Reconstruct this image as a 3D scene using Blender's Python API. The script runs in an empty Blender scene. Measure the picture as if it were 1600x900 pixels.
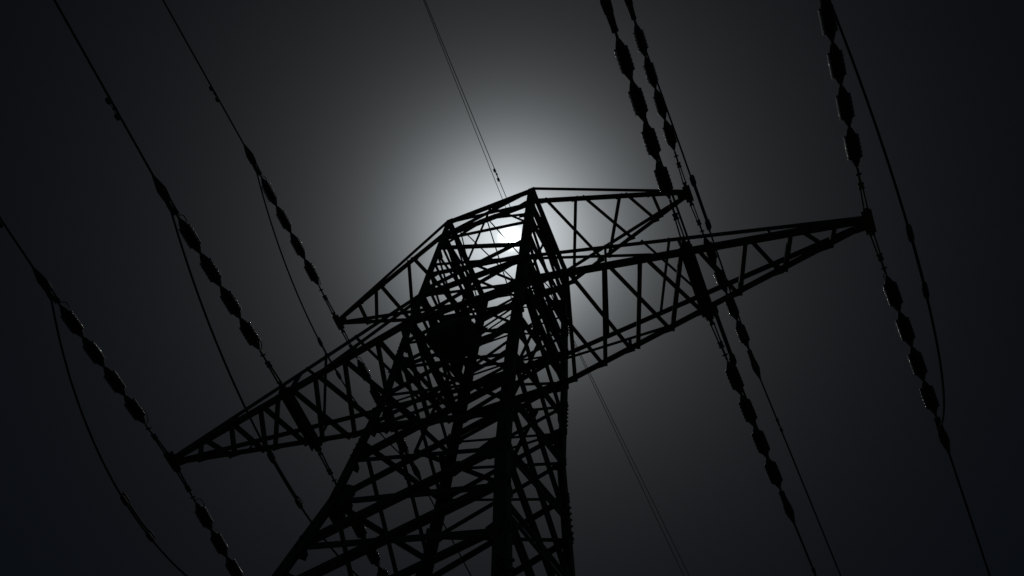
import bpy, bmesh, math, random
from mathutils import Vector as V, Matrix
random.seed(7)
scn = bpy.context.scene
COL = scn.collection

# ------------------------------------------------------------------ camera
cam_d = bpy.data.cameras.new("camera"); cam = bpy.data.objects.new("camera", cam_d); COL.objects.link(cam)
P_, R_, Y_ = 1.1856, 0.1389, -0.5163          # pitch, roll, yaw
CAM = V((5.234, -8.428, 1.6))
fwd = V((math.sin(Y_)*math.cos(P_), math.cos(Y_)*math.cos(P_), math.sin(P_)))
rt = V((math.cos(Y_), -math.sin(Y_), 0)); up = rt.cross(fwd)
r2 = rt*math.cos(R_) + up*math.sin(R_); u2 = -rt*math.sin(R_) + up*math.cos(R_)
cam.matrix_world = Matrix(((r2.x, u2.x, -fwd.x, CAM.x), (r2.y, u2.y, -fwd.y, CAM.y), (r2.z, u2.z, -fwd.z, CAM.z), (0, 0, 0, 1)))
cam_d.sensor_width = 36; cam_d.lens = 36*1201/1600
cam_d.clip_start = 0.05; cam_d.clip_end = 6000
scn.camera = cam
scn.render.resolution_x, scn.render.resolution_y = 1024, 576

# ------------------------------------------------------------------ sun, sky, exposure
SUN = V((-0.16512, 0.26920, 0.94882)).normalized()
EL = math.asin(SUN.z); AZ = math.atan2(SUN.x, SUN.y)
EXPO = -5.6
sun_d = bpy.data.lights.new("sun", 'SUN'); sun_d.energy = 4.5; sun_d.angle = math.radians(0.53); sun_d.color = (1, .96, .9)
sun = bpy.data.objects.new("sun", sun_d); COL.objects.link(sun)
sun.rotation_euler = (-SUN).to_track_quat('-Z', 'Y').to_euler()
vs = scn.view_settings
vs.view_transform = 'Standard'; vs.look = 'None'; vs.exposure = EXPO; vs.gamma = 1; vs.use_curve_mapping = False

world = bpy.data.worlds.new("World"); scn.world = world; world.use_nodes = True
wt = world.node_tree; wt.nodes.clear()
def wn(t, **k):
    n = wt.nodes.new(t)
    for a, b in k.items(): setattr(n, a, b)
    return n
def wmath(op, a, b=None):
    n = wn('ShaderNodeMath', operation=op)
    for i, v in enumerate((a, b)):
        if v is None: continue
        if isinstance(v, (int, float)): n.inputs[i].default_value = v
        else: wt.links.new(v, n.inputs[i])
    return n.outputs[0]
sky = wn('ShaderNodeTexSky', sky_type='NISHITA'); sky.sun_disc = False
sky.sun_elevation = EL; sky.sun_rotation = AZ; sky.air_density = 1.0; sky.dust_density = 0.6
hs = wn('ShaderNodeHueSaturation'); hs.inputs['Saturation'].default_value = 0.92
wt.links.new(sky.outputs[0], hs.inputs['Color'])
bg = wn('ShaderNodeBackground'); bg.inputs[1].default_value = 0.05
wt.links.new(hs.outputs[0], bg.inputs[0])
# bright circumsolar aureole and the sun's own disc, as functions of the angle from the sun
tc = wn('ShaderNodeTexCoord')
dt = wn('ShaderNodeVectorMath', operation='DOT_PRODUCT'); dt.inputs[1].default_value = SUN
wt.links.new(tc.outputs['Generated'], dt.inputs[0])
ang = wmath('MULTIPLY', wmath('ARCCOSINE', wmath('MINIMUM', dt.outputs['Value'], 0.9999999)), 180/math.pi)
K = 2**(-EXPO)
def expo(amp, sc): return wmath('MULTIPLY', wmath('EXPONENT', wmath('MULTIPLY', ang, -1/sc)), amp*K)
glow = wmath('MULTIPLY', wmath('EXPONENT', wmath('DIVIDE', wmath('POWER', ang, 1.6), -14.5)), .68*K)
aur = wmath('ADD', glow, expo(.172, 7.9))
core = wmath('MULTIPLY', wmath('EXPONENT', wmath('MULTIPLY', wmath('POWER', wmath('DIVIDE', ang, .47), 2), -1)), 14*K)
aur = wmath('ADD', aur, core)
disc = wmath('MULTIPLY', wmath('LESS_THAN', ang, .28), 60*K)
aur = wmath('ADD', aur, disc)
bg2 = wn('ShaderNodeBackground'); bg2.inputs[0].default_value = (.90, .965, 1.0, 1)
wt.links.new(aur, bg2.inputs[1])
ad = wn('ShaderNodeAddShader'); wo = wn('ShaderNodeOutputWorld')
wt.links.new(bg.outputs[0], ad.inputs[0]); wt.links.new(bg2.outputs[0], ad.inputs[1]); wt.links.new(ad.outputs[0], wo.inputs[0])

# ------------------------------------------------------------------ materials
def mat(name, col, rough=.6, metal=0., var=.25, scale=6., bump=0., spec=.5, coat=False):
    m = bpy.data.materials.new(name); m.use_nodes = True
    nt = m.node_tree; b = nt.nodes['Principled BSDF']
    b.inputs['Roughness'].default_value = rough; b.inputs['Metallic'].default_value = metal
    b.inputs['Specular IOR Level'].default_value = spec
    co = nt.nodes.new('ShaderNodeTexCoord')
    nz = nt.nodes.new('ShaderNodeTexNoise'); nz.inputs['Scale'].default_value = scale; nz.inputs['Detail'].default_value = 6
    nt.links.new(co.outputs['Object'], nz.inputs['Vector'])
    cr = nt.nodes.new('ShaderNodeValToRGB')
    cr.color_ramp.elements[0].position = .3; cr.color_ramp.elements[1].position = .75
    cr.color_ramp.elements[0].color = tuple(c*(1-var) for c in col) + (1,)
    cr.color_ramp.elements[1].color = tuple(min(1, c*(1+var)) for c in col) + (1,)
    nt.links.new(nz.outputs['Fac'], cr.inputs[0]); nt.links.new(cr.outputs[0], b.inputs['Base Color'])
    if bump:
        bp = nt.nodes.new('ShaderNodeBump'); bp.inputs['Strength'].default_value = bump
        nt.links.new(nz.outputs['Fac'], bp.inputs['Height']); nt.links.new(bp.outputs[0], b.inputs['Normal'])
    if coat: b.inputs['Coat Weight'].default_value = 1; b.inputs['Coat Roughness'].default_value = .12; b.inputs['Coat IOR'].default_value = 1.6
    return m
M = dict(
    steel=mat('weathered_painted_steel', (.11, .12, .10), .62, 0, .3, 3, .1),
    bolt=mat('galvanised_bolts', (.2, .2, .2), .5, .6, .2, 20),
    fitting=mat('galvanised_fittings', (.14, .14, .14), .7, .4, .2, 15),
    porcelain=mat('brown_glazed_porcelain', (.05, .025, .015), .12, 0, .15, 4, 0, 1., True),
    alu=mat('aged_aluminium_conductor', (.08, .08, .08), .85, 0, .15, 8),
    dish=mat('grey_dish_paint', (.10, .10, .10), .55, 0, .1, 2),
    concrete=mat('footing_concrete', (.32, .31, .29), .9, 0, .2, 3, .3),
    grass=mat('dry_meadow_grass', (.055, .06, .03), .95, 0, .45, .35, .4),
)

# ------------------------------------------------------------------ mesh helpers
class MB:
    def __init__(s): s.v = []; s.f = []; s.smooth = []
    def add(s, vs_, fs, smooth=False):
        o = len(s.v); s.v += [tuple(p) for p in vs_]
        s.f += [tuple(i+o for i in f) for f in fs]; s.smooth += [smooth]*len(fs)
    def prism(s, prof, p0, p1, u, v):
        n = len(prof)
        a = [p0 + u*x + v*y for x, y in prof]; b = [p1 + u*x + v*y for x, y in prof]
        fs = [(i, (i+1) % n, n+(i+1) % n, n+i) for i in range(n)] + [tuple(range(n))[::-1], tuple(range(n, 2*n))]
        s.add(a+b, fs)
    def angle(s, p0, p1, w, t, hu, hv=None):
        # rolled steel angle from p0 to p1, its two flanges along hu and hv
        p0, p1 = V(p0), V(p1); d = (p1-p0).normalized()
        u = (V(hu) - d*d.dot(V(hu))).normalized()
        v = d.cross(u)
        if hv is not None and v.dot(V(hv)) < 0: v = -v
        s.prism([(0, 0), (w, 0), (w, t), (t, t), (t, w), (0, w)], p0, p1, u, v)
    def flat(s, p0, p1, w, t, hn):
        # flat bar of width w, thickness t, hn = normal of its broad side
        p0, p1 = V(p0), V(p1); d = (p1-p0).normalized()
        n = (V(hn) - d*d.dot(V(hn))).normalized(); u = d.cross(n)
        s.prism([(-w/2, -t/2), (w/2, -t/2), (w/2, t/2), (-w/2, t/2)], p0, p1, u, n)
    def box(s, c, sx, sy, sz):
        c = V(c); s.flat(c-V((sx/2, 0, 0)), c+V((sx/2, 0, 0)), sy, sz, (0, 0, 1))
    def tube(s, pts, r, n=8, cap=True):
        pts = [V(p) for p in pts]; rs = r if isinstance(r, (list, tuple)) else [r]*len(pts)
        ref = V((0, 0, 1)); ring = []
        for i, p in enumerate(pts):
            d = (pts[min(i+1, len(pts)-1)] - pts[max(i-1, 0)]).normalized()
            if abs(d.dot(ref)) > .95: rr = V((1, 0, 0))
            else: rr = ref
            u = (rr - d*d.dot(rr)).normalized(); v = d.cross(u)
            ring.append([p + (u*math.cos(2*math.pi*k/n) + v*math.sin(2*math.pi*k/n))*rs[i] for k in range(n)])
        fs = [(i*n+k, i*n+(k+1) % n, (i+1)*n+(k+1) % n, (i+1)*n+k) for i in range(len(pts)-1) for k in range(n)]
        vv = [p for rg in ring for p in rg]; s.add(vv, fs, True)
        if cap:
            s.add(ring[0], [tuple(range(n))[::-1]]); s.add(ring[-1], [tuple(range(n))])
    def lathe(s, prof, p, axis, n=20, smooth=True):
        # prof: list of (distance along axis, radius)
        p = V(p); d = V(axis).normalized()
        ref = V((0, 0, 1)) if abs(d.z) < .9 else V((1, 0, 0))
        u = (ref - d*d.dot(ref)).normalized(); v = d.cross(u)
        vv = [p + d*a + (u*math.cos(2*math.pi*k/n)+v*math.sin(2*math.pi*k/n))*max(r, 1e-4) for a, r in prof for k in range(n)]
        fs = [(i*n+k, i*n+(k+1) % n, (i+1)*n+(k+1) % n, (i+1)*n+k) for i in range(len(prof)-1) for k in range(n)]
        s.add(vv, fs, smooth)
    def plate(s, poly, nrm, t):
        poly = [V(p) for p in poly]; n = V(nrm).normalized()*(t/2); k = len(poly)
        a = [p-n for p in poly]; b = [p+n for p in poly]
        s.add(a+b, [tuple(range(k))[::-1], tuple(range(k, 2*k))] + [(i, (i+1) % k, k+(i+1) % k, k+i) for i in range(k)])
    def build(s, name, m, parent=None, loc=None):
        me = bpy.data.meshes.new(name); me.from_pydata(s.v, [], s.f)
        me.polygons.foreach_set('use_smooth', s.smooth)
        bm = bmesh.new(); bm.from_mesh(me); bmesh.ops.recalc_face_normals(bm, faces=bm.faces); bm.to_mesh(me); bm.free()
        me.materials.append(m)
        o = bpy.data.objects.new(name, me); COL.objects.link(o)
        if parent: o.parent = parent
        if loc is not None: o.location = loc
        return o
def tag(o, label, cat, group=None):
    o['label'] = label; o['category'] = cat
    if group: o['group'] = group
    return o
def empty(name, loc=(0, 0, 0)):
    o = bpy.data.objects.new(name, None); COL.objects.link(o); o.location = loc; o.empty_display_size = .3
    return o
def copy_tree(o, parent=None):
    c = o.copy(); COL.objects.link(c)
    if parent: c.parent = parent
    for ch in list(o.children): copy_tree(ch, c)
    return c

# ------------------------------------------------------------------ ground
g = MB()
N = 60; S = 3000.
def gz(x, y):
    r = math.hypot(x, y)
    return (0 if r < 40 else min(1, (r-40)/300)*(3*math.sin(x*.006+1)+2.5*math.cos(y*.0075))) - .02
xs = [math.copysign(abs(i/N)**2.2, i)*S for i in range(-N, N+1)]
g.add([(x, y, gz(x, y)) for y in xs for x in xs], [(j*(2*N+1)+i, j*(2*N+1)+i+1, (j+1)*(2*N+1)+i+1, (j+1)*(2*N+1)+i) for j in range(2*N) for i in range(2*N)], True)
ground = g.build('ground', M['grass']); ground['kind'] = 'structure'

# ------------------------------------------------------------------ lattice tower
H2, H2T, H1, H1T = 21.0, 22.9, 28.63, 30.35
TAPER = [(0, 3.0), (9.1, 2.20), (13.02, 1.76), (17.0, 1.64), (21.0, 1.73)]     # slim waist under the long crossarms
def half(z):
    if z >= 21: return 1.73 + (1.84-1.73)*(z-21)/(H1T-21)
    for (za, ha), (zb, hb) in zip(TAPER[:-1], TAPER[1:]):
        if z <= zb: return ha + (hb-ha)*(z-za)/(zb-za)
def corner(sx, sy, z, inset=0.):
    h = half(z)-inset; return V((sx*h, sy*h, z))
tower = tag(empty('transmission_tower'), 'tall dark steel lattice tower with two pairs of crossarms standing against the sun', 'pylon')

LEV = [0.35, 3.3, 6.3, 9.1, 10.4, 11.72, 13.02, 14.35, 15.68, 17.0, 18.33, 19.66, 21.0, 22.9, 24.2, 27.2, 28.63, 30.35]
SIDE = [0.35, 3.3, 6.3, 9.1, 11.05, 13.02, 15.0, 17.0, 19.0, 21.0, 22.9, 24.8, 26.7, 28.63, 30.35]
BREAKS = [0.35, 9.1, 13.02, 17.0, 21.0, 30.42]
for sx in (-1, 1):
    for sy in (-1, 1):
        b = MB()
        for z0, z1 in zip(BREAKS[:-1], BREAKS[1:]):
            w = .215 if z1 < 22 else .25
            b.angle(corner(sx, sy, z0), corner(sx, sy, z1), w, .026, (-sx, 0, 0), (0, -sy, 0))
        leg = b.build('leg', M['steel'], tower)
        # gusset plates at the bracing nodes, one on each flange
        for i, z in enumerate(LEV[1:-1], 1):
            gp = MB()
            big = z in (13.02, 18.33, 21.0, 28.63, 22.9)
            a_, c_ = (.55, .66) if big else ((.34, .36) if z < 22 else (.46, .55))
            p = corner(sx, sy, z)
            off = .03
            for ax in (0, 1):
                t_ = V((-sx, 0, 0)) if ax == 0 else V((0, -sy, 0))
                nn = V((0, sy, 0)) if ax == 0 else V((sx, 0, 0))
                q = p - nn*off
                e = .03 if big and z > 20 else .0
                gp.plate([q - t_*e + V((0, 0, -c_/2)), q + t_*a_*.55 + V((0, 0, -c_/2)), q + t_*a_ + V((0, 0, -c_*.2)),
                          q + t_*a_ + V((0, 0, c_*.2)), q + t_*a_*.55 + V((0, 0, c_/2)), q - t_*e + V((0, 0, c_/2))], nn, .014)
            gp.build('gusset_plate', M['steel'], leg)
        # splice covers and their bolt heads, standing proud of the leg
        bo = MB()
        for zs in (3.0, 9.1, 14.9, 19.2, 24.9):
            for k in range(12):
                z = zs - .55 + k*.1
                p = corner(sx, sy, z)
                bo.lathe([(0, .0), (0, .024), (.055, .024), (.055, 0)], p + V((-sx*(.06 + .07*(k % 2)), 0, 0)), (0, sy, 0), 6, False)
                bo.lathe([(0, .0), (0, .024), (.055, .024), (.055, 0)], p + V((0, -sy*(.06 + .07*(k % 2)), 0)), (sx, 0, 0), 6, False)
        for z in LEV[3:-1]:
            for dz in (-.12, -.04, .04, .12):
                p = corner(sx, sy, z+dz)
                bo.lathe([(0, .0), (0, .02), (.045, .02), (.045, 0)], p + V((-sx*.08, 0, 0)), (0, sy, 0), 6, False)
                bo.lathe([(0, .0), (0, .02), (.045, .02), (.045, 0)], p + V((0, -sy*.08, 0)), (sx, 0, 0), 6, False)
        bo.build('bolt_row', M['bolt'], leg)['kind'] = 'stuff'
        f = MB(); q = corner(sx, sy, .35)
        f.lathe([(-.6, 0), (-.6, .75), (.0, .62), (.02, .58), (.02, 0)], (q.x, q.y, .33), (0, 0, 1), 24, False)
        f.build('concrete_footing', M['concrete'], tower)

FACES = [((-1, -1), (1, -1), V((0, -1, 0))), ((1, -1), (1, 1), V((1, 0, 0))), ((1, 1), (-1, 1), V((0, 1, 0))), ((-1, 1), (-1, -1), V((-1, 0, 0)))]
for fi, (A, B, n) in enumerate(FACES):
    lev = LEV if fi in (0, 2) else SIDE
    for i, (z0, z1) in enumerate(zip(lev[:-1], lev[1:])):
        b = MB()
        w = ((.125 if i % 3 else .09) if fi == 0 else .095) if fi in (0, 2) else .09
        if z0 > 21.5: w -= .02
        if fi in (0, 2) and 15 < z0 < 20.5: w = .085 if i % 2 else .07
        ins = .03
        if fi == 0 and 22.8 < z0 < 27.5 and z1 < 28: continue          # the head's front panels follow below
        a0, a1 = corner(*A, z0), corner(*A, z1); b0, b1 = corner(*B, z0), corner(*B, z1)
        e = (b0-a0).normalized()
        def P(p, depth): return p - n*depth
        if abs(z1-H1) < .01 and fi in (0, 2):
            mid = (a1+b1)/2
            b.angle(P(a0+e*.1, ins), P(mid, ins), w, .014, (0, 0, 1), -n)
            b.angle(P(b0-e*.1, ins), P(mid, ins), w, .014, (0, 0, 1), -n)
            b.plate([P(mid+e*s_*.34+V((0, 0, h_)), .022) for s_, h_ in ((-1, .12), (-.75, -.3), (.75, -.3), (1, .12))], n, .014)
        else:
            if fi != 1 or z0 < 9:
                b.angle(P(a0+e*.1, ins), P(b1-e*.1, ins), w, .014, (0, 0, 1), -n)
                b.angle(P(b0-e*.1, ins+.02), P(a1+e*.1, ins+.02), w, .014, (0, 0, -1), -n)
            else:                                   # the right side face uses paired angles with a slit between them
                for q in (-.075, .075):
                    dz_ = V((0, 0, q))
                    b.angle(P(a0+e*.1, ins)+dz_, P(b1-e*.1, ins)+dz_, .07, .012, (0, 0, 1 if q > 0 else -1), -n)
                    b.angle(P(b0-e*.1, ins+.02)+dz_, P(a1+e*.1, ins+.02)+dz_, .07, .012, (0, 0, 1 if q > 0 else -1), -n)
            c = (a0+b1)/2
            if fi not in (0, 2) and z1-z0 > 1.8 and z0 > 20:
                za = (z0+z1)/2
                b.angle(P(corner(*A, za)+e*.05, ins+.035), P(corner(*B, za)-e*.05, ins+.035), .075, .01, (0, 0, -1), -n)
            b.plate([P(c+e*.14, ins+.01)+V((0, 0, .0)), P(c, ins+.01)+V((0, 0, .12)), P(c-e*.14, ins+.01), P(c, ins+.01)-V((0, 0, .12))], n, .004)
        b.build('cross_bracing', M['steel'], tower)
    for z in (9.1, 21.0, 22.9, 28.63, 30.35):
        b = MB()
        a0, b0 = corner(*A, z), corner(*B, z); e = (b0-a0).normalized()
        w = .19 if z > 20 else .13
        b.angle(a0+e*.02+n*.003, b0-e*.02+n*.003, w, .018, (0, 0, -1), -n)
        b.build('horizontal_strut', M['steel'], tower)
for z in (9.1, 17.0, 21.0, 22.9, 30.35):     # diamond shaped plan bracing inside each frame
    b = MB(); h = half(z)-.05
    q = [V((0, -h, z-.05)), V((h, 0, z-.05)), V((0, h, z-.05)), V((-h, 0, z-.05))]
    for i in range(4): b.angle(q[i], q[(i+1) % 4], .085, .01, (0, 0, -1))
    b.build('plan_bracing', M['steel'], tower)

for zl, zr, w, dep in ((28.2, 26.4, .085, .05), (27.2, 24.05, .115, .03), (23.35, 24.65, .10, .05), (24.6, 23.05, .11, .03), (25.6, 22.95, .07, .075)):
    b = MB(); pl, pr = corner(-1, -1, zl), corner(1, -1, zr); o = V((0, dep, 0))
    b.angle(pl+o+V((.08, 0, 0)), pr+o-V((.08, 0, 0)), w, .012, (0, 0, 1), (0, 1, 0)); b.build('cross_bracing', M['steel'], tower)
for x0, x1 in ((-1.05, -1.7), (-1.0, .45), (.02, -.35), (.06, 1.25)):      # light plan bracing under the tower head
    b = MB(); h = half(H1)-.06
    b.angle((x0, -h, H1-.06), (x1, h, H1-.06), .045, .008, (0, 0, -1)); b.build('plan_bracing', M['steel'], tower)
for z, za, zb in ((25.75, 25.0, 26.45), (18.33, 18.0, 18.7)):              # light secondary bars of the front and rear faces
    for sy in ((1,) if z > 25 else (-1, 1)):
        h = half(z); y = sy*(h-.07)
        b = MB(); b.angle((-h+.03, y, z), (h-.03, y, z), .07, .009, (0, 0, 1), (0, -sy, 0)); b.build('secondary_strut', M['steel'], tower)
        if z > 25:
            for sx in (-1, 1):
                b = MB(); b.angle((sx*h, y+sy*.02, 26.5), (sx*.05, y+sy*.02, 27.9), .06, .008, (0, 0, 1), (0, -sy, 0)); b.build('secondary_strut', M['steel'], tower)
# ------------------------------------------------------------------ crossarms
def arm(side, zb, zt, tip, att, near_f, bars, topn):
    """one crossarm: two bottom chords level at zb, two top chords falling from zt to the tip"""
    tw = .13
    rootb, roott = half(zb), half(zt)
    def bot(sy, x):
        t = (x-rootb)/(tip-rootb); y = rootb + (tw-rootb)*t
        return V((side*x, sy*y, zb))
    def top(sy, x):
        t = (x-roott)/(tip-roott); y = roott + (tw-roott)*t
        return V((side*x, sy*y, zt + (zb+.16-zt)*t))
    b = MB()
    cw = .17 if zb < 25 else .15
    for sy in (-1, 1):
        b.angle(bot(sy, rootb-.05), bot(sy, tip), cw, .016, (0, -sy, 0), (0, 0, 1))
        b.angle(top(sy, roott-.05), top(sy, tip-.05), .11, .012, (0, -sy, 0), (0, 0, -1))
    armo = b.build('crossarm', M['steel'], tower)
    def bar(p0, p1, w, n, s=1):
        m = MB(); m.angle(p0, p1, w, .011, n, (0, 0, 1) if abs(V(n).z) < .5 else None); m.build('lacing_bar', M['steel'], armo)
    # bottom plane lacing
    for xn, xf in bars:
        d = .022 if xn < xf else .036
        a_, c_ = bot(-1, xn), bot(1, xf); dd = (c_-a_).normalized()
        bar(a_ + V((0, 0, -d)) , c_ + V((0, 0, -d)), .115, (side, 0, 0))
    # side faces: one long raking bar from the leg, a post under it, and short posts further out
    if zb < 25:
        for sy in (-1, 1):
            hz = zb + (zt-zb)*.80
            p0 = V((side*half(hz), sy*half(hz), hz)) + V((0, -sy*.03, 0)); p1 = bot(sy, 5.15) + V((0, -sy*.03, .05))
            bar(p0, p1, .085, (0, 0, 1), 1)
            t = (3.75-half(hz))/(5.15-half(hz))
            bar(bot(sy, 3.72) + V((0, -sy*.045, 0)), p0.lerp(p1, t) + V((0, -sy*.015, 0)), .08, (side, 0, 0))
            bar(bot(sy, att-.12) + V((0, -sy*.03, 0)), top(sy, att-.12) + V((0, -sy*.03, 0)), .09, (side, 0, 0))
            bar(bot(sy, 8.2) + V((0, -sy*.03, 0)), top(sy, 8.2) + V((0, -sy*.03, 0)), .07, (side, 0, 0))
        for xn, xf in ((5.75, 4.8), (5.0, 6.1), (4.0, 3.1)):
            bar(top(-1, xn) + V((0, 0, .016)), top(1, xf) + V((0, 0, .016)), .07, (side, 0, 0))
    # end plate that carries the outer strings
    m = MB()
    L = .33 if zb < 25 else .31
    m.flat((side*(tip+.02), -L, zb-.02), (side*(tip+.02), L, zb-.02), .26, .02, (0, 0, 1))
    m.flat((side*(tip+.02), -L*.8, zb+.12), (side*(tip+.02), L*.8, zb+.12), .24, .02, (1, 0, 0))
    m.flat((side*(tip-.18), -L*.55, zb-.045), (side*(tip-.18), L*.55, zb-.045), .36, .018, (0, 0, 1))
    m.build('end_plate', M['steel'], armo)
    if att:
        m = MB()
        y = abs(bot(1, att).y) + .12
        for s in (-1, 1):
            o = V((side*att + s*.12, 0, zb-.03))
            m.prism([(0, 0), (.10, 0), (.10, .014), (.014, .014), (.014, .2), (0, .2)], o+V((0, -y, 0)), o+V((0, y, 0)), V((s, 0, 0))*.6, V((0, 0, -1)))
        m.flat((side*att, -y, zb-.05), (side*att, y, zb-.05), .30, .02, (0, 0, 1))
        for s in (-1, 1): m.flat((side*att, s*(y-.2), zb-.075), (side*att, s*(y+.12), zb-.075), .2, .03, (0, 0, 1))
        m.build('attachment_beam', M['steel'], armo)
    # gussets along the bottom chords
    for sy in (-1, 1):
        seen = []
        for x in [xx for pr in bars for xx in (pr[0] if sy < 0 else pr[1],)]:
            if any(abs(x-q) < .3 for q in seen): continue
            seen.append(x)
            m = MB(); p = bot(sy, x); m.flat(p+V((-.14, -sy*.06, -.012)), p+V((.14, -sy*.06, -.012)), .16, .01, (0, 0, 1))
            m.build('gusset_plate', M['steel'], armo)
    return armo
lowbars = [(1.9, 2.83), (2.85, 1.9), (2.87, 3.72), (3.85, 2.87), (3.92, 4.92), (4.8, 3.9), (4.9, 5.9), (5.88, 4.95), (6.25, 6.92), (7.52, 6.95), (7.6, 8.12), (8.66, 8.24), (8.84, 9.42), (9.75, 9.5)]
lowtop = [1.75, 2.85, 3.85, 4.95, 6.06, 7.0, 7.9, 8.75, 9.5]
lowtop_f = lowtop
arm(1, H2, H2T, 10.58, 6.06, None, lowbars, lowtop)
arm(-1, H2, H2T, 10.58, 6.06, None, [(1.9, 2.5), (2.75, 1.9), (2.75, 3.62), (3.96, 2.7), (3.9, 4.8), (4.92, 3.8), (4.95, 5.8), (5.85, 4.95), (6.3, 7.3), (6.95, 6.3), (7.0, 7.6), (8.1, 7.65), (8.12, 8.6), (9.2, 8.7), (9.3, 9.7)], lowtop)
arm(1, H1, H1T, 7.05, None, None, [(2.2, 3.38), (3.25, 2.02), (3.5, 4.66), (4.76, 3.6), (4.95, 5.69), (5.83, 5.9)], [1.84, 2.9, 3.9, 4.8, 5.7])
arm(-1, H1, H1T, 7.05, None, None, [(3.15, 2.1), (3.34, 4.25), (4.8, 4.3), (4.97, 5.62), (5.92, 5.94)], [1.84, 2.9, 3.9, 4.8, 5.7])

# ------------------------------------------------------------------ insulator strings
# built along -Z of a local frame whose origin is the attachment point; the root is then turned along the line
def make_string():
    root = empty('insulator_string')
    d = V((0, 0, -1))
    k = MB()                                   # links between the tower and the first unit
    k.flat((0, 0, 0), (0, 0, -.3), .11, .03, (0, 1, 0))
    for s in (-1, 1): k.flat((s*.045, .0, -.26), (s*.03, .0, -.88), .03, .04, (1, 0, 0))
    k.flat((0, 0, -.84), (0, 0, -1.02), .12, .05, (0, 1, 0))
    k.tube([(0, 0, -1.0), (0, 0, -1.42)], .03, 8)
    for z in (-.08, -.27, -.86, -.99, -1.25): k.tube([(-.075, 0, z), (.075, 0, z)], .026, 8)
    k.build('extension_link', M['fitting'], root)
    for i in range(4):
        c = -(2.0 + 1.055*i)
        u = MB()
        prof = [(-.40, .04), (-.37, .065), (-.30, .08)]
        ns = 11
        for j in range(ns):
            a = -.30 + .60*j/ns; st = .60/ns
            r = .188 if j % 2 == 0 else .178
            if j in (0, ns-1): r = .182
            rr = .018; cc = a+st*.42
            prof += [(a+.002, .088), (cc-rr, r-rr*1.3)] + [(cc+rr*math.cos(math.pi*(1-q/6)), r-rr+rr*math.sin(math.pi*q/6)) for q in range(1, 6)] + [(cc+rr, r-rr*1.3), (a+st*.86, .10), (a+st*.96, .088)]
        prof += [(.30, .08), (.37, .065), (.40, .04)]
        u.lathe([(a_, r_*.96 if r_ > .12 else r_) for a_, r_ in prof], (0, 0, c), d, 32)
        un = u.build('insulator_unit', M['porcelain'], root)
        for s in (-1, 1):
            cp = MB()
            cp.lathe([(.31, .0), (.305, .11), (.33, .112), (.47, .06), (.49, .042), (.545, .034), (.55, 0)], (0, 0, c), d*s, 16)
            cp.build('metal_cap', M['fitting'], un)
    h = MB()
    h.tube([(0, .05, -1.40), (0, .17, -1.42), (0, .27, -1.5), (0, .30, -1.62), (0, .29, -1.78)], .014, 6)
    h.build('arcing_horn', M['fitting'], root)
    h = MB()
    h.tube([(0, .05, -5.78), (0, .16, -5.74), (0, .26, -5.68), (0, .27, -5.60), (0, .24, -5.5)], .014, 6)
    h.build('arcing_horn', M['fitting'], root)
    t = MB()                                   # yoke, clevis and dead end clamp
    t.tube([(0, 0, -5.68), (0, 0, -5.86)], .03, 8)
    for s in (-1, 1): t.flat((s*.05, 0, -5.84), (s*.075, 0, -6.3), .03, .04, (1, 0, 0))
    t.flat((0, 0, -5.82), (0, 0, -5.92), .16, .045, (0, 1, 0))
    t.tube([(0, -.02, -5.85), (0, -.04, -6.2), (0, 0, -6.28), (0, 0, -6.55), (0, 0, -6.72), (0, 0, -6.95)], [.035, .05, .11, .125, .085, .032], 12)
    t.tube([(0, -.05, -6.35), (0, -.12, -6.1), (0, -.15, -5.95)], [.06, .05, .035], 8)
    t.build('tension_clamp', M['fitting'], root)
    return root
def ndir(dx, s, dz): return V((dx, s, dz)).normalized()
STR = [  # key, attach near, attach far, near dir, far dir, scale near, scale far, words
    ('outer', -1, (-10.6, -.35, H2-.03), (-10.6, .35, H2-.03), (.035, -.095), (-.03, -.05)),
    ('inner', -1, (-6.06, -1.1, H2-.08), (-6.06, 1.1, H2-.08), (.02, -.08), (-.03, -.03)),
    ('upper', -1, (-7.07, -.3, H1-.03), (-7.07, .3, H1-.03), (-.0, -.0), (.04, -.10)),
    ('upper', 1, (7.07, -.3, H1-.03), (7.07, .3, H1-.03), (.02, -.03), (.04, -.16)),
    ('inner', 1, (6.06, -1.1, H2-.08), (6.06, 1.1, H2-.08), (.01, -.09), (.05, -.10)),
    ('outer', 1, (10.6, -.35, H2-.03), (10.6, .35, H2-.03), (.03, -.05), (.05, -.12)),
]
WHERE = {('outer', -1): 'tip of the long left crossarm', ('inner', -1): 'middle beam of the long left crossarm', ('upper', -1): 'tip of the short upper left crossarm',
         ('upper', 1): 'tip of the short upper right crossarm', ('inner', 1): 'middle beam of the long right crossarm', ('outer', 1): 'tip of the long right crossarm'}
DIRW = {-1: 'rising', 1: 'running down'}
proto = None
ENDS = {}
def orient(o, p, d):
    # local -Z along d, local +Y kept upward
    z = -d; x = V((0, 0, 1)).cross(z).normalized(); y = z.cross(x)
    o.matrix_world = Matrix(((x.x, y.x, z.x, p.x), (x.y, y.y, z.y, p.y), (x.z, y.z, z.z, p.z), (0, 0, 0, 1)))
for key, sd, an, af, dn, df in STR:
    for s, a_, dd in ((-1, an, dn), (1, af, df)):
        d = ndir(dd[0], s, dd[1])
        p = V(a_) - d*0.0
        if proto is None: proto = o = make_string()
        else: o = copy_tree(proto)
        back = {'outer': .28, 'inner': .08, 'upper': .18}[key]
        orient(o, p - d*(back-.02), d)
        k = 1.0
        if key == 'upper': k = 1.06
        o.scale = (k, k, k)
        tag(o, 'four ribbed insulators %s from the %s' % (DIRW[s], WHERE[(key, sd)]), 'insulator string', 'insulator strings on the crossarms')
        st = p - d*(back-.02)
        ENDS[(key, sd, s)] = (st, d, k)

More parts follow.
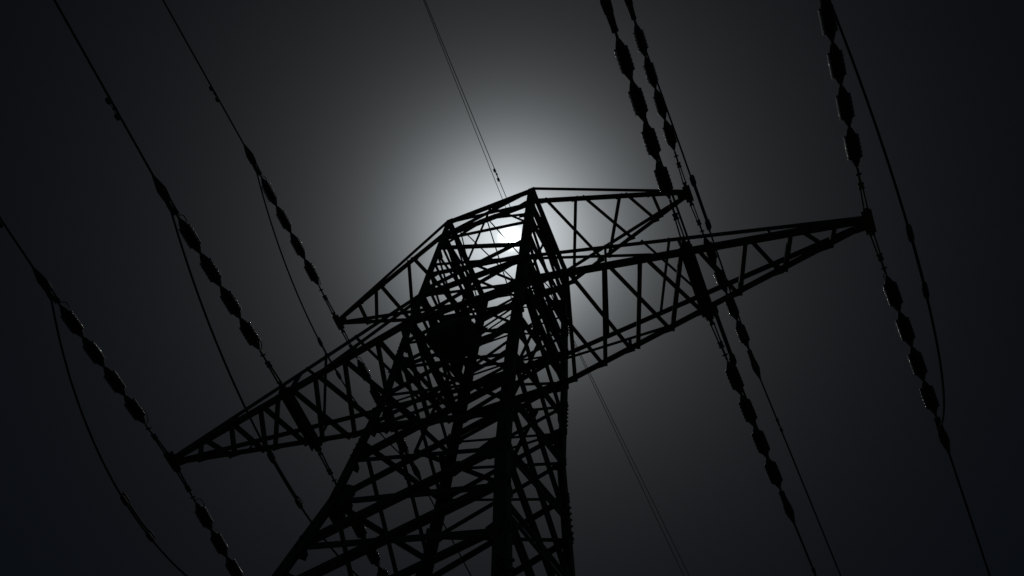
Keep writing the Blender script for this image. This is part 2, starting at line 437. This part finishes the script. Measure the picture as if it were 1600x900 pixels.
# ------------------------------------------------------------------ conductors, jumpers, dampers
def wire(name, p, d, length, slope_end, r, m, n=70):
    pts = []
    h = V((d.x, d.y, 0)); hl = h.length; h.normalize(); sl = d.z/hl
    for i in range(n+1):
        t = length*(i/n)**1.8
        pts.append(p + h*t + V((0, 0, sl*t + (slope_end-sl)*t*t/(2*length))))
    b = MB(); b.tube(pts, r, 8); o = b.build(name, m)
    return o, (lambda t: p + h*t + V((0, 0, sl*t + (slope_end-sl)*t*t/(2*length))))
CDIR = {('outer', -1, -1): (.035, -.05), ('inner', -1, -1): (.02, -.01), ('upper', -1, -1): (.0, -.06),
        ('upper', 1, 1): (.05, -.22), ('inner', 1, 1): (.05, -.13), ('outer', 1, 1): (.05, -.06)}
CURVE = {}
for (key, sd, s), (st, d, k) in ENDS.items():
    p = st + d*6.8*k
    dd = CDIR.get((key, sd, s))
    cd = ndir(dd[0], s, dd[1]) if dd else d
    o, fn = wire('power_conductor', p, cd, 240, .12, .029, M['alu'])
    CURVE[(key, sd, s)] = (fn, cd)
    tag(o, 'power line %s beyond the insulators at the %s' % (DIRW[s], WHERE[(key, sd)]), 'power line', 'power lines')
JP = {('outer', -1): (2.1, .2, .51), ('inner', -1): (2.7, .6, .51), ('upper', -1): (2.2, .1, .53), ('upper', 1): (3.4, -.2, .44), ('inner', 1): (.9, -.1, .57), ('outer', 1): (3.1, -.5, .475)}
JW = {('outer', -1): 'outer end of the long left crossarm', ('inner', -1): 'middle of the long left crossarm', ('upper', -1): 'short upper left crossarm',
      ('upper', 1): 'short upper right crossarm', ('inner', 1): 'middle of the long right crossarm', ('outer', 1): 'outer end of the long right crossarm'}
for key, sd in JP:
    D, B, uc = JP[(key, sd)]
    a, da, ka = ENDS[(key, sd, -1)]; b_, db, kb = ENDS[(key, sd, 1)]
    Np = a + da*6.0*ka + V((0, 0, -.13)); Fp = b_ + db*6.0*kb + V((0, 0, -.13))
    def jp(u): return Np + (Fp-Np)*u + V((B, 0, -D))*(4*u*(1-u))
    root = tag(empty('jumper_cable', Np), 'slack jumper cable looping below the %s' % JW[(key, sd)], 'jumper cable', 'jumper cables under the crossarms')
    m = MB(); m.tube([jp(i/48) - Np for i in range(49)], .027, 8); m.build('cable', M['alu'], root)
    u0, u1 = uc-.055, uc+.055
    off = V((.0, 0, .14)) + V((.05*sd, 0, 0))
    m = MB(); m.tube([jp(u0-.01)-Np+off] + [jp(u0+(u1-u0)*i/8)-Np+off for i in range(9)] + [jp(u1+.01)-Np+off], .03, 8); m.build('joint_bar', M['fitting'], root)
    for u in (u0, u1):
        m = MB(); t = (jp(u+.012)-jp(u-.012)).normalized()
        for oo in (V((0, 0, 0)), off): m.tube([jp(u)-Np+oo-t*.16, jp(u)-Np+oo-t*.1, jp(u)-Np+oo+t*.1, jp(u)-Np+oo+t*.16], [.04, .062, .062, .04], 8)
        m.flat(jp(u)-Np-V((0, 0, .06)), jp(u)-Np+off+V((0, 0, .06)), .16, .05, (1, 0, 0))
        m.build('parallel_clamp', M['fitting'], root)

def make_damper():
    root = empty('vibration_damper')
    m = MB(); m.flat((0, 0, .05), (0, 0, -.15), .06, .05, (0, 1, 0)); m.tube([(-.06, 0, 0), (.06, 0, 0)], .05, 8); m.build('clamp', M['fitting'], root)
    m = MB(); m.tube([(-.3, 0, -.17), (-.1, 0, -.145), (.1, 0, -.145), (.3, 0, -.17)], .013, 6); m.build('messenger_cable', M['fitting'], root)
    for s in (-1, 1):
        m = MB(); m.lathe([(.18, 0), (.18, .06), (.24, .075), (.36, .07), (.40, .045), (.41, 0)], (0, 0, -.17), (s, 0, -.03), 12); m.build('weight', M['fitting'], root)
    return root
dproto = None
def damper(pos, d, label, k=.72):
    global dproto
    if dproto is None: dproto = o = make_damper()
    else: o = copy_tree(dproto)
    x = V(d).normalized(); y = V((0, 0, 1)).cross(x).normalized(); z = x.cross(y)
    o.matrix_world = Matrix(((x.x, y.x, z.x, pos.x), (x.y, y.y, z.y, pos.y), (x.z, y.z, z.z, pos.z), (0, 0, 0, 1)))
    o.scale = (k, k, k)
    tag(o, label, 'vibration damper', 'vibration dampers on the wires')
for key, sd, s, t, w in (('inner', -1, -1, 1.95, 'power line rising from the middle of the long left crossarm'), ('upper', -1, -1, 2.1, 'power line rising from the upper left crossarm'),
                      ('outer', -1, -1, 1.7, 'far left power line at the left picture edge'), ('upper', 1, 1, 2.0, 'power line running down from the upper right crossarm'),
                      ('inner', 1, 1, 1.9, 'power line down from the middle of the long right crossarm')):
    fn, cd = CURVE[(key, sd, s)]
    damper(fn(t), cd, 'small dumbbell damper on the ' + w)

# earth wires at the tower head
zE = H1-.1
for (x, d, s, w, r) in ((.82, (.028, -1, -.045), -1, 'left one of the two thin earth wires meeting above the sun', .011),
                        (.98, (.010, -1, -.028), -1, 'right one of the two thin earth wires, carrying dampers above the sun', .013),
                        (1.12, (.050, 1, -.045), 1, 'left one of the two thin earth wires running down right of the tower', .012),
                        (1.14, (.064, 1, -.045), 1, 'right one of the two thin earth wires running down right of the tower', .012)):
    o, fn = wire('earth_wire', V((x, s*1.84, zE)), V(d).normalized(), 240, .1, r, M['alu'])
    tag(o, w, 'earth wire', 'thin earth wires at the tower head')
    if x == .98: damper(fn(1.35), V(d), 'small dumbbell damper on the thin earth wire just above the sun', .62)

# ------------------------------------------------------------------ drum shaped microwave dish on the tower face
dish = tag(empty('dish_antenna', (.49, -2.22, 16.93)), 'round drum shaped microwave dish fixed to the tower face below the sun', 'dish antenna')
RD = .50
m = MB()
m.lathe([(-.30, 0), (-.30, .16), (-.26, .30), (-.16, .44), (-.02, RD-.02), (.0, RD)], (0, 0, 0), (0, -1, 0), 48); m.build('reflector', M['dish'], dish)
m = MB()
m.lathe([(-.02, RD+.004), (-.02, RD+.03), (.0, RD+.03), (.0, RD+.006), (.42, RD+.006), (.42, RD+.028), (.45, RD+.028), (.45, RD-.02)], (0, 0, 0), (0, -1, 0), 48, False); m.build('shroud', M['dish'], dish)
m = MB()
m.lathe([(.43, RD-.01), (.46, .4), (.475, .25), (.48, 0)], (0, 0, 0), (0, -1, 0), 48); m.build('radome', M['dish'], dish)
m = MB()
m.tube([(-.0, .37, -1.0), (0, .37, 1.0)], .057, 12)
for z in (-.3, .3): m.flat((0, .2, z), (0, .40, z), .2, .05, (0, 0, 1))
for z in (-.85, .85): m.flat((-2.1, .45, z), (1.12, .45, z), .06, .02, (0, 1, 0))
m.build('mounting_pole', M['fitting'], dish)
